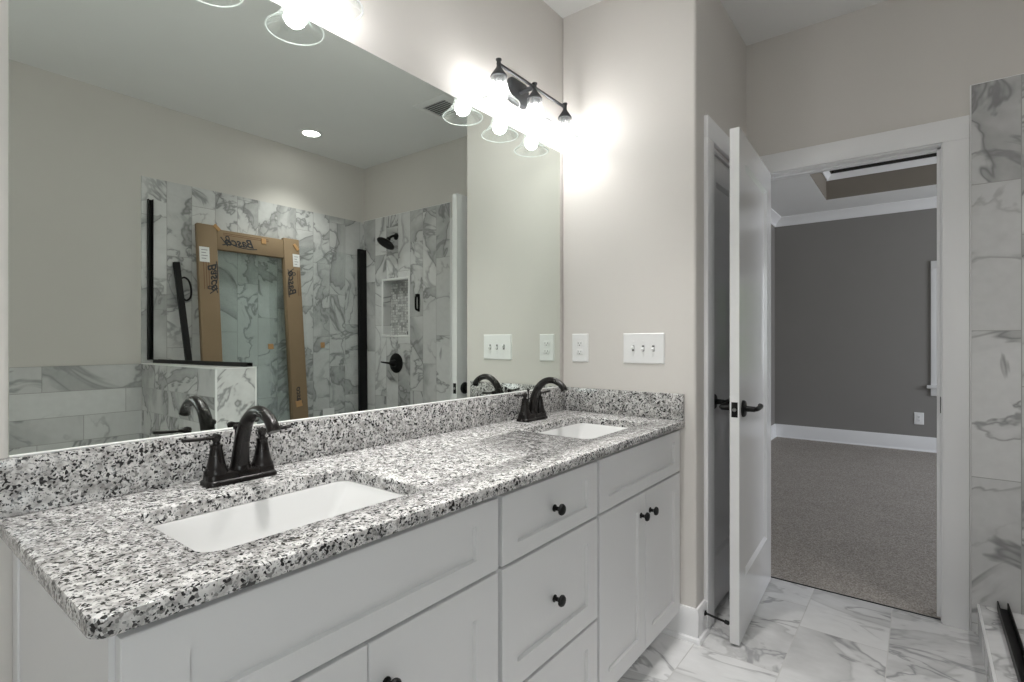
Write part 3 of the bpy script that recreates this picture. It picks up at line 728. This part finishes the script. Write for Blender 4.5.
# door stop on the wing baseboard
ds = thing('door_stop', 'black door stop sticking out of the baseboard by the open door', 'door stop', (XB+0.014, 2.218, 0.090))
B().lathe([(0.011, 0), (0.011, 0.003), (0.006, 0.007), (0.0045, 0.009), (0.0045, 0.083)], (0, 0, 0), (1, 0, -0.12), 14).build('rod', 'black', ds)
B().lathe([(0.008, 0.080), (0.0085, 0.094), (0.006, 0.098)], (0, 0, 0), (1, 0, -0.12), 14).build('tip', 'black', ds)

# ------------------------------------------------------------------ ceiling pieces
cl = thing('recessed_light', 'round recessed ceiling light over the shower', 'ceiling light', (2.24, 2.19, CEIL))
B().lathe([(0.062, -0.003), (0.062, -0.006), (0.078, -0.005), (0.086, -0.001), (0.086, 0.0), (0.062, 0.0)], n=36, cap0=False, cap1=False).build('trim_ring', 'plate', cl)
B().lathe([(0.001, -0.002), (0.060, -0.002), (0.062, -0.0012)], n=32, cap1=False).build('lens', 'canglow', cl)
ll = bpy.data.lights.new('recessed_lamp', 'SPOT'); ll.energy = CAN; ll.spot_size = math.radians(105); ll.spot_blend = 1.0; ll.shadow_soft_size = 0.05; ll.color = (1, 0.985, 0.965)
lo = bpy.data.objects.new('lamp', ll); COL.objects.link(lo); lo.parent = cl; lo.location = (0, 0, -0.02)

for (lx, ly), lab in (((0.62, 0.62), 'added ceiling fill light over the nearer sink, out of view'), ((0.62, 1.42), 'added ceiling fill light over the farther sink, out of view')):
    r_ = dup(cl, (lx, ly, CEIL), lab)  # invented fixtures, unseen, added to brighten the countertop
    for ch in r_.children:
        if ch.type == 'LIGHT':
            ch.data = ch.data.copy(); ch.data.energy = ADDED_CAN; ch.data.spot_size = math.radians(76); ch.data.shadow_soft_size = 0.06
vt = thing('ceiling_vent', 'square white ceiling vent with slotted grille', 'vent', (1.15, 2.49, CEIL))
b = B(); h = 0.145; i_ = 0.10
b.rings([[(-h, -h, 0), (h, -h, 0), (h, h, 0), (-h, h, 0)], [(-h, -h, -0.004), (h, -h, -0.004), (h, h, -0.004), (-h, h, -0.004)], [(-i_, -i_, -0.012), (i_, -i_, -0.012), (i_, i_, -0.012), (-i_, i_, -0.012)], [(-i_, -i_, -0.001), (i_, -i_, -0.001), (i_, i_, -0.001), (-i_, i_, -0.001)]], True, False)
b.build('frame', 'plate', vt, 20)
B().box(-i_, i_, -i_, i_, -0.003, -0.001).build('backing', 'slot', vt)
for k in range(9):
    y = -0.088+0.022*k
    mt = Matrix.Translation((0, y, -0.007)) @ Matrix.Rotation(math.radians(40), 4, 'X')
    B().box(-i_, i_, -0.007, 0.007, -0.0008, 0.0008, 0, 1, mt).build('slat', 'plate', vt)

# ------------------------------------------------------------------ shower fittings
YT = YF-0.010
sh = thing('overhead_shower', 'black round shower head on a bent arm high on the tiled end wall', 'shower head', (2.160, YT, 2.105))
B().lathe([(0.030, 0), (0.029, 0.006), (0.022, 0.013), (0.012, 0.016)], (0, 0, 0), (0, -1, 0), 24).build('flange', 'black', sh)
B().tube(smooth_path([(0, -0.005, 0), (0, -0.03, 0.0), (0.003, -0.06, -0.014), (0.006, -0.085, -0.04)], 5), 0.0105, 14).build('arm', 'black', sh)
dv = Vector((0.12, -0.50, -0.85)).normalized()
B().lathe([(0.012, -0.030), (0.018, -0.022), (0.018, -0.008), (0.030, 0.006), (0.066, 0.018), (0.078, 0.026), (0.080, 0.036), (0.074, 0.041), (0.06, 0.042)], (0.006, -0.088, -0.046), dv, 32).build('spray_face', 'black', sh)
sv = thing('shower_valve', 'black round shower valve with lever handle below the niche', 'shower valve', (2.160, YT, 1.031))
B().lathe([(0.084, 0), (0.084, 0.004), (0.078, 0.009), (0.050, 0.014), (0.034, 0.018)], (0, 0, 0), (0, -1, 0), 36).build('escutcheon', 'black', sv)
hd = B().lathe([(0.030, 0.016), (0.028, 0.040), (0.022, 0.060), (0.016, 0.066)], (0, 0, 0), (0, -1, 0), 24).build('handle_hub', 'black', sv)
B().tube([(0.0, -0.056, 0), (0.04, -0.060, 0.002), (0.10, -0.062, 0.006), (0.125, -0.060, 0.008)], [0.011, 0.009, 0.0075, 0.006], 12).build('lever', 'black', hd)
hb = thing('handle_bracket', 'small black bar handle on the tiled wall right of the niche', 'handle', (1.880, YT, 1.530))
B().box(-0.012, 0.012, -0.004, 0.0, -0.072, 0.072, 0.003).build('mount', 'black', hb)
B().tube(smooth_path([(0, 0, 0.058), (0, -0.026, 0.056), (0, -0.034, 0.03), (0, -0.034, -0.035), (0, -0.026, -0.056), (0, 0, -0.058)], 4), 0.0085, 12, 1.0, (1, 0, 0)).build('grip', 'black', hb)
B().box(-0.013, 0.013, -0.03, -0.003, 0.045, 0.072, 0.004).build('clip', 'black', hb)
nc = B().lathe([(0.012, 0), (0.014, 0.003), (0.014, 0.022), (0.011, 0.030), (0.006, 0.032), (0.006, 0.040), (0.002, 0.042)], (0, 0, 0), n=18).build('small_bottle_cap', 'black', None, 35, (2.035, YF+0.02, 1.272))
tag(nc, 'tiny black cap standing in the corner of the shower niche', 'cap')

# ------------------------------------------------------------------ loose shower parts
def u_channel(b, L, w, d, th, mat):
    bm = bmesh.new(); me = bpy.data.meshes.new('tmp')
    q = B(); q.box(-w/2, w/2, 0, th, 0, L).box(-w/2, -w/2+th, th, d, 0, L).box(w/2-th, w/2, th, d, 0, L)
    bmesh.ops.transform(q.bm, matrix=mat, verts=q.bm.verts); q.bm.to_mesh(me); q.bm.free(); bm.free()
    b.bm.from_mesh(me); bpy.data.meshes.remove(me)
def frame_matrix(p0, p1, out):
    z = (Vector(p1)-Vector(p0)).normalized(); y = Vector(out); y = (y - z*y.dot(z)).normalized(); x = y.cross(z)
    m_ = Matrix((x, y, z)).transposed().to_4x4(); m_.translation = Vector(p0); return m_
def channel_thing(name, label, cat, p0, p1, out, w, d, th=0.004, L=None):
    L = L or (Vector(p1)-Vector(p0)).length
    b = B(); u_channel(b, L, w, d, th, frame_matrix((0, 0, 0), Vector(p1)-Vector(p0), out))
    o = b.build(name, 'black', None, 30, p0); return tag(o, label, cat)
channel_thing('wall_channel', 'slim black metal channel standing upright on the tile above the half wall', 'channel', (XW-0.0105, 1.262, KZ+0.022), (XW-0.0105, 1.262, 2.135), (-1, 0, 0), 0.028, 0.028)
channel_thing('sill_channel', 'slim black metal channel lying along the top of the half wall', 'channel', (XW-0.05, 1.285, KZ+0.0031), (1.545, 1.398, KZ+0.0031), (0, 0, 1), 0.034, 0.022)
channel_thing('curb_track', 'black metal track lying on the shower curb at lower right', 'track', (1.622, YT-0.006, 0.1206), (1.622, KY1+0.03, 0.1206), (0, 0, 1), 0.036, 0.032, 0.005)
lb = thing('leaning_rail', 'black rail with a loop handle leaning between half wall and cardboard frame', 'rail', (2.30, 1.500, 0.047))
dvec = Vector((2.580-2.30, 1.41-1.500, 1.745-0.047)); Lr = dvec.length
b = B(); mt = frame_matrix((0, 0, 0), dvec, (-1, 0, 0))
b.box(-0.019, 0.019, -0.01, 0.012, 0, Lr, 0.002, 1, mt); b.build('rail_bar', 'black', lb)
mid = lambda z_, o_: (dvec*((z_-0.047)/dvec.z)) + Vector((-0.008, o_, 0))
B().tube(smooth_path([mid(1.64, 0.016), mid(1.645, 0.040), mid(1.62, 0.062), mid(1.56, 0.068), mid(1.51, 0.056), mid(1.49, 0.030), mid(1.50, 0.016)], 4), 0.0065, 10, 1.0, (1, 0, 0)).build('loop_handle', 'black', lb)
cbr = thing('corner_rail', 'wide black upright rail leaning in the shower corner', 'rail', (2.545, 2.884, 0.047))
dvec2 = Vector((2.575-2.545, 0.004, 2.032-0.047)); mt = frame_matrix((0, 0, 0), dvec2, (-1, 0, 0)); b = B()
b.box(-0.041, 0.041, -0.012, 0.012, 0, dvec2.length, 0.002, 1, mt); b.build('rail_bar', 'black', cbr)
b = B().box(-0.028, 0.028, 0.012, 0.016, 0.02, dvec2.length-0.02, 0.001, 1, mt); b.build('rail_insert', 'black', cbr)

# cardboard edged glass door leaning on the long wall: local y = across, local z = up the slope, local x = thickness (front = -x)
ln = math.atan2(0.200, 2.03-0.047); H_ = 1.985
gd = thing('packed_glass_door', 'greenish glass shower door edged in brown cardboard, leaning on the tiles', 'glass door', (2.352, 1.520, 0.049), None, (0, ln, 0))
GW = 0.745; BWd = 0.128
B().box(0.008, 0.016, 0.03, GW-0.03, 0.02, H_-0.02).build('glass_panel', 'greenglass', gd)
def board(name, y0, y1, z0, z1, x0=-0.014, x1=0.024):
    return B().box(x0, x1, y0, y1, z0, z1, 0.004).build(name, 'card', gd, 30)
bl = board('cardboard_edge', 0, BWd, 0.0, H_); br = board('cardboard_edge', GW-BWd, GW, 0.0, H_-0.006)
bt = board('cardboard_edge', BWd+0.001, GW-BWd-0.001, 1.818, H_-0.022, -0.010, 0.022)
bb = board('cardboard_edge', BWd+0.001, GW-BWd-0.001, 0.0, 0.13, -0.010, 0.022)
def lettering(txt, size, yc, zc, x, rotdeg, parent, mat='ink'):
    cu = bpy.data.curves.new('tmpfont', 'FONT'); cu.body = txt; cu.size = size; cu.extrude = 0.0004; cu.shear = 0.35; cu.align_x = 'CENTER'; cu.align_y = 'CENTER'; cu.offset = size*0.02
    to = bpy.data.objects.new('tmpfont', cu); COL.objects.link(to)
    bpy.context.view_layer.update()
    me = bpy.data.meshes.new_from_object(to.evaluated_get(bpy.context.evaluated_depsgraph_get()))
    bpy.data.objects.remove(to); bpy.data.curves.remove(cu)
    # text plane (X right, Y up) -> facing -x : right = -y, up = z
    m_ = Matrix(((0, 0, -1, x), (-1, 0, 0, yc), (0, 1, 0, zc), (0, 0, 0, 1))) @ Matrix.Rotation(math.radians(rotdeg), 4, 'Z')
    me.transform(m_); me.materials.clear(); me.materials.append(M[mat])
    o = bpy.data.objects.new('lettering', me); COL.objects.link(o); o.parent = parent
    return o
def swash(y, z, x, rotdeg, parent, k=1.0):
    b = B()
    m_ = Matrix(((0, 0, -1, x), (-1, 0, 0, y), (0, 1, 0, z), (0, 0, 0, 1))) @ Matrix.Rotation(math.radians(rotdeg), 4, 'Z')
    for pts in ([(-0.12, -0.030), (-0.06, -0.036), (0.03, -0.028), (0.085, 0.0), (0.10, 0.03), (0.082, 0.036), (0.078, 0.01), (0.10, -0.02), (0.125, -0.03)], [(0.088, -0.034), (0.115, 0.0), (0.135, 0.026)]):
        p = smooth_path([m_ @ Vector((a*k, c*k, 0)) for a, c in pts], 4)
        b.tube(p, 0.0042*k, 6, 0.12, (1, 0, 0))
    b.build('swash', 'ink', parent)
lettering('Basco', 0.085, GW/2-0.085, 1.884, -0.0106, 0, bt); swash(GW/2-0.085, 1.884, -0.0106, 0, bt)
lettering('Basco', 0.080, 0.088, 1.622, -0.0146, -90, bl); swash(0.088, 1.622, -0.0146, -90, bl, 0.9)
lettering('Basco', 0.080, GW-0.080, 1.620, -0.0146, 90, br); swash(GW-0.080, 1.620, -0.0146, 90, br, 0.9)
lettering('Basco', 0.060, GW-0.070, 0.745, -0.0146, 90, br)
b = B()
for k in range(3): b.box(-0.0146, -0.0138, 0.030+0.016*k, 0.034+0.016*k, 1.53, 1.73)
b.build('print_line', 'redink', bl)
b = B()
for k in range(2): b.box(-0.0146, -0.0138, GW-0.030+0.014*k, GW-0.026+0.014*k, 1.53, 1.73)
b.build('print_line', 'redink', br)
b = B()
for k in range(2): b.box(-0.0106, -0.0098, 0.17, 0.50, 1.938-0.012*k, 1.942-0.012*k)
b.build('print_line', 'redink', bt)
def label_on(parent, y0, y1, z0, z1, x=-0.0148):
    o = B().box(x, x+0.001, y0, y1, z0, z1).build('paper_label', 'paper', parent); o['label'] = 'white paper shipping label'
    b = B()
    for k in range(4): b.box(x-0.0004, x+0.0002, y0+0.012, y1-0.012-0.01*(k % 2), z1-0.022-0.02*k, z1-0.018-0.02*k)
    b.build('label_print', 'slot', parent)
label_on(bl, 0.008, 0.072, 1.718, 1.822); label_on(br, GW-0.060, GW-0.004, 1.758, 1.858)
def tab(y, z, rot, parent, w=0.04, h=0.05, x=-0.015):
    mt = Matrix.Translation((x, y, z)) @ Matrix.Rotation(math.radians(rot), 4, 'X')
    o = B().box(-0.004, 0.002, -w/2, w/2, -h/2, h/2, 0.001, 1, mt).build('tape_tab', 'tape', parent); o['label'] = 'tan tape tab'
tab(0.128, H_-0.014, 45, bl, 0.024, 0.05); tab(0.46, 1.925, 0, bt, 0.035, 0.04, -0.011); tab(GW-0.03, 1.915, 35, br, 0.024, 0.055)
tab(0.482, 1.135, 0, gd, 0.04, 0.04, 0.006); tab(GW-0.075, 0.692, 8, br, 0.05, 0.045); tab(0.44, 0.62, 0, gd, 0.04, 0.04, 0.006)
b = B().box(-0.003, 0.028, BWd-0.006, BWd+0.004, 0.1, 1.82, 0.002).box(-0.003, 0.028, GW-BWd-0.004, GW-BWd+0.006, 0.1, 1.82, 0.002)
b.build('inner_flap', 'card', gd, 30)

# frameless glass panel standing behind it
lg = math.atan2(2.592-2.542, 1.98-0.047)
gp = thing('glass_panel', 'clear shower glass panel standing between the packed door and corner rail', 'glass panel', (2.542, 2.05, 0.047), None, (0, lg, 0))
B().box(-0.004, 0.004, 0.0, 0.77, 0.0, 1.935, 0.001).build('pane', 'clearglass', gp)
tag(B().box(-0.0052, -0.0042, 0.437, 0.545, 0.555, 0.610).build('paper_sticker', 'paper', gp), 'white sticker')
tag(B().box(-0.007, -0.0042, 0.425, 0.462, 1.115, 1.160, 0.001).build('tape_tab', 'tape', gp), 'tan tape tab')
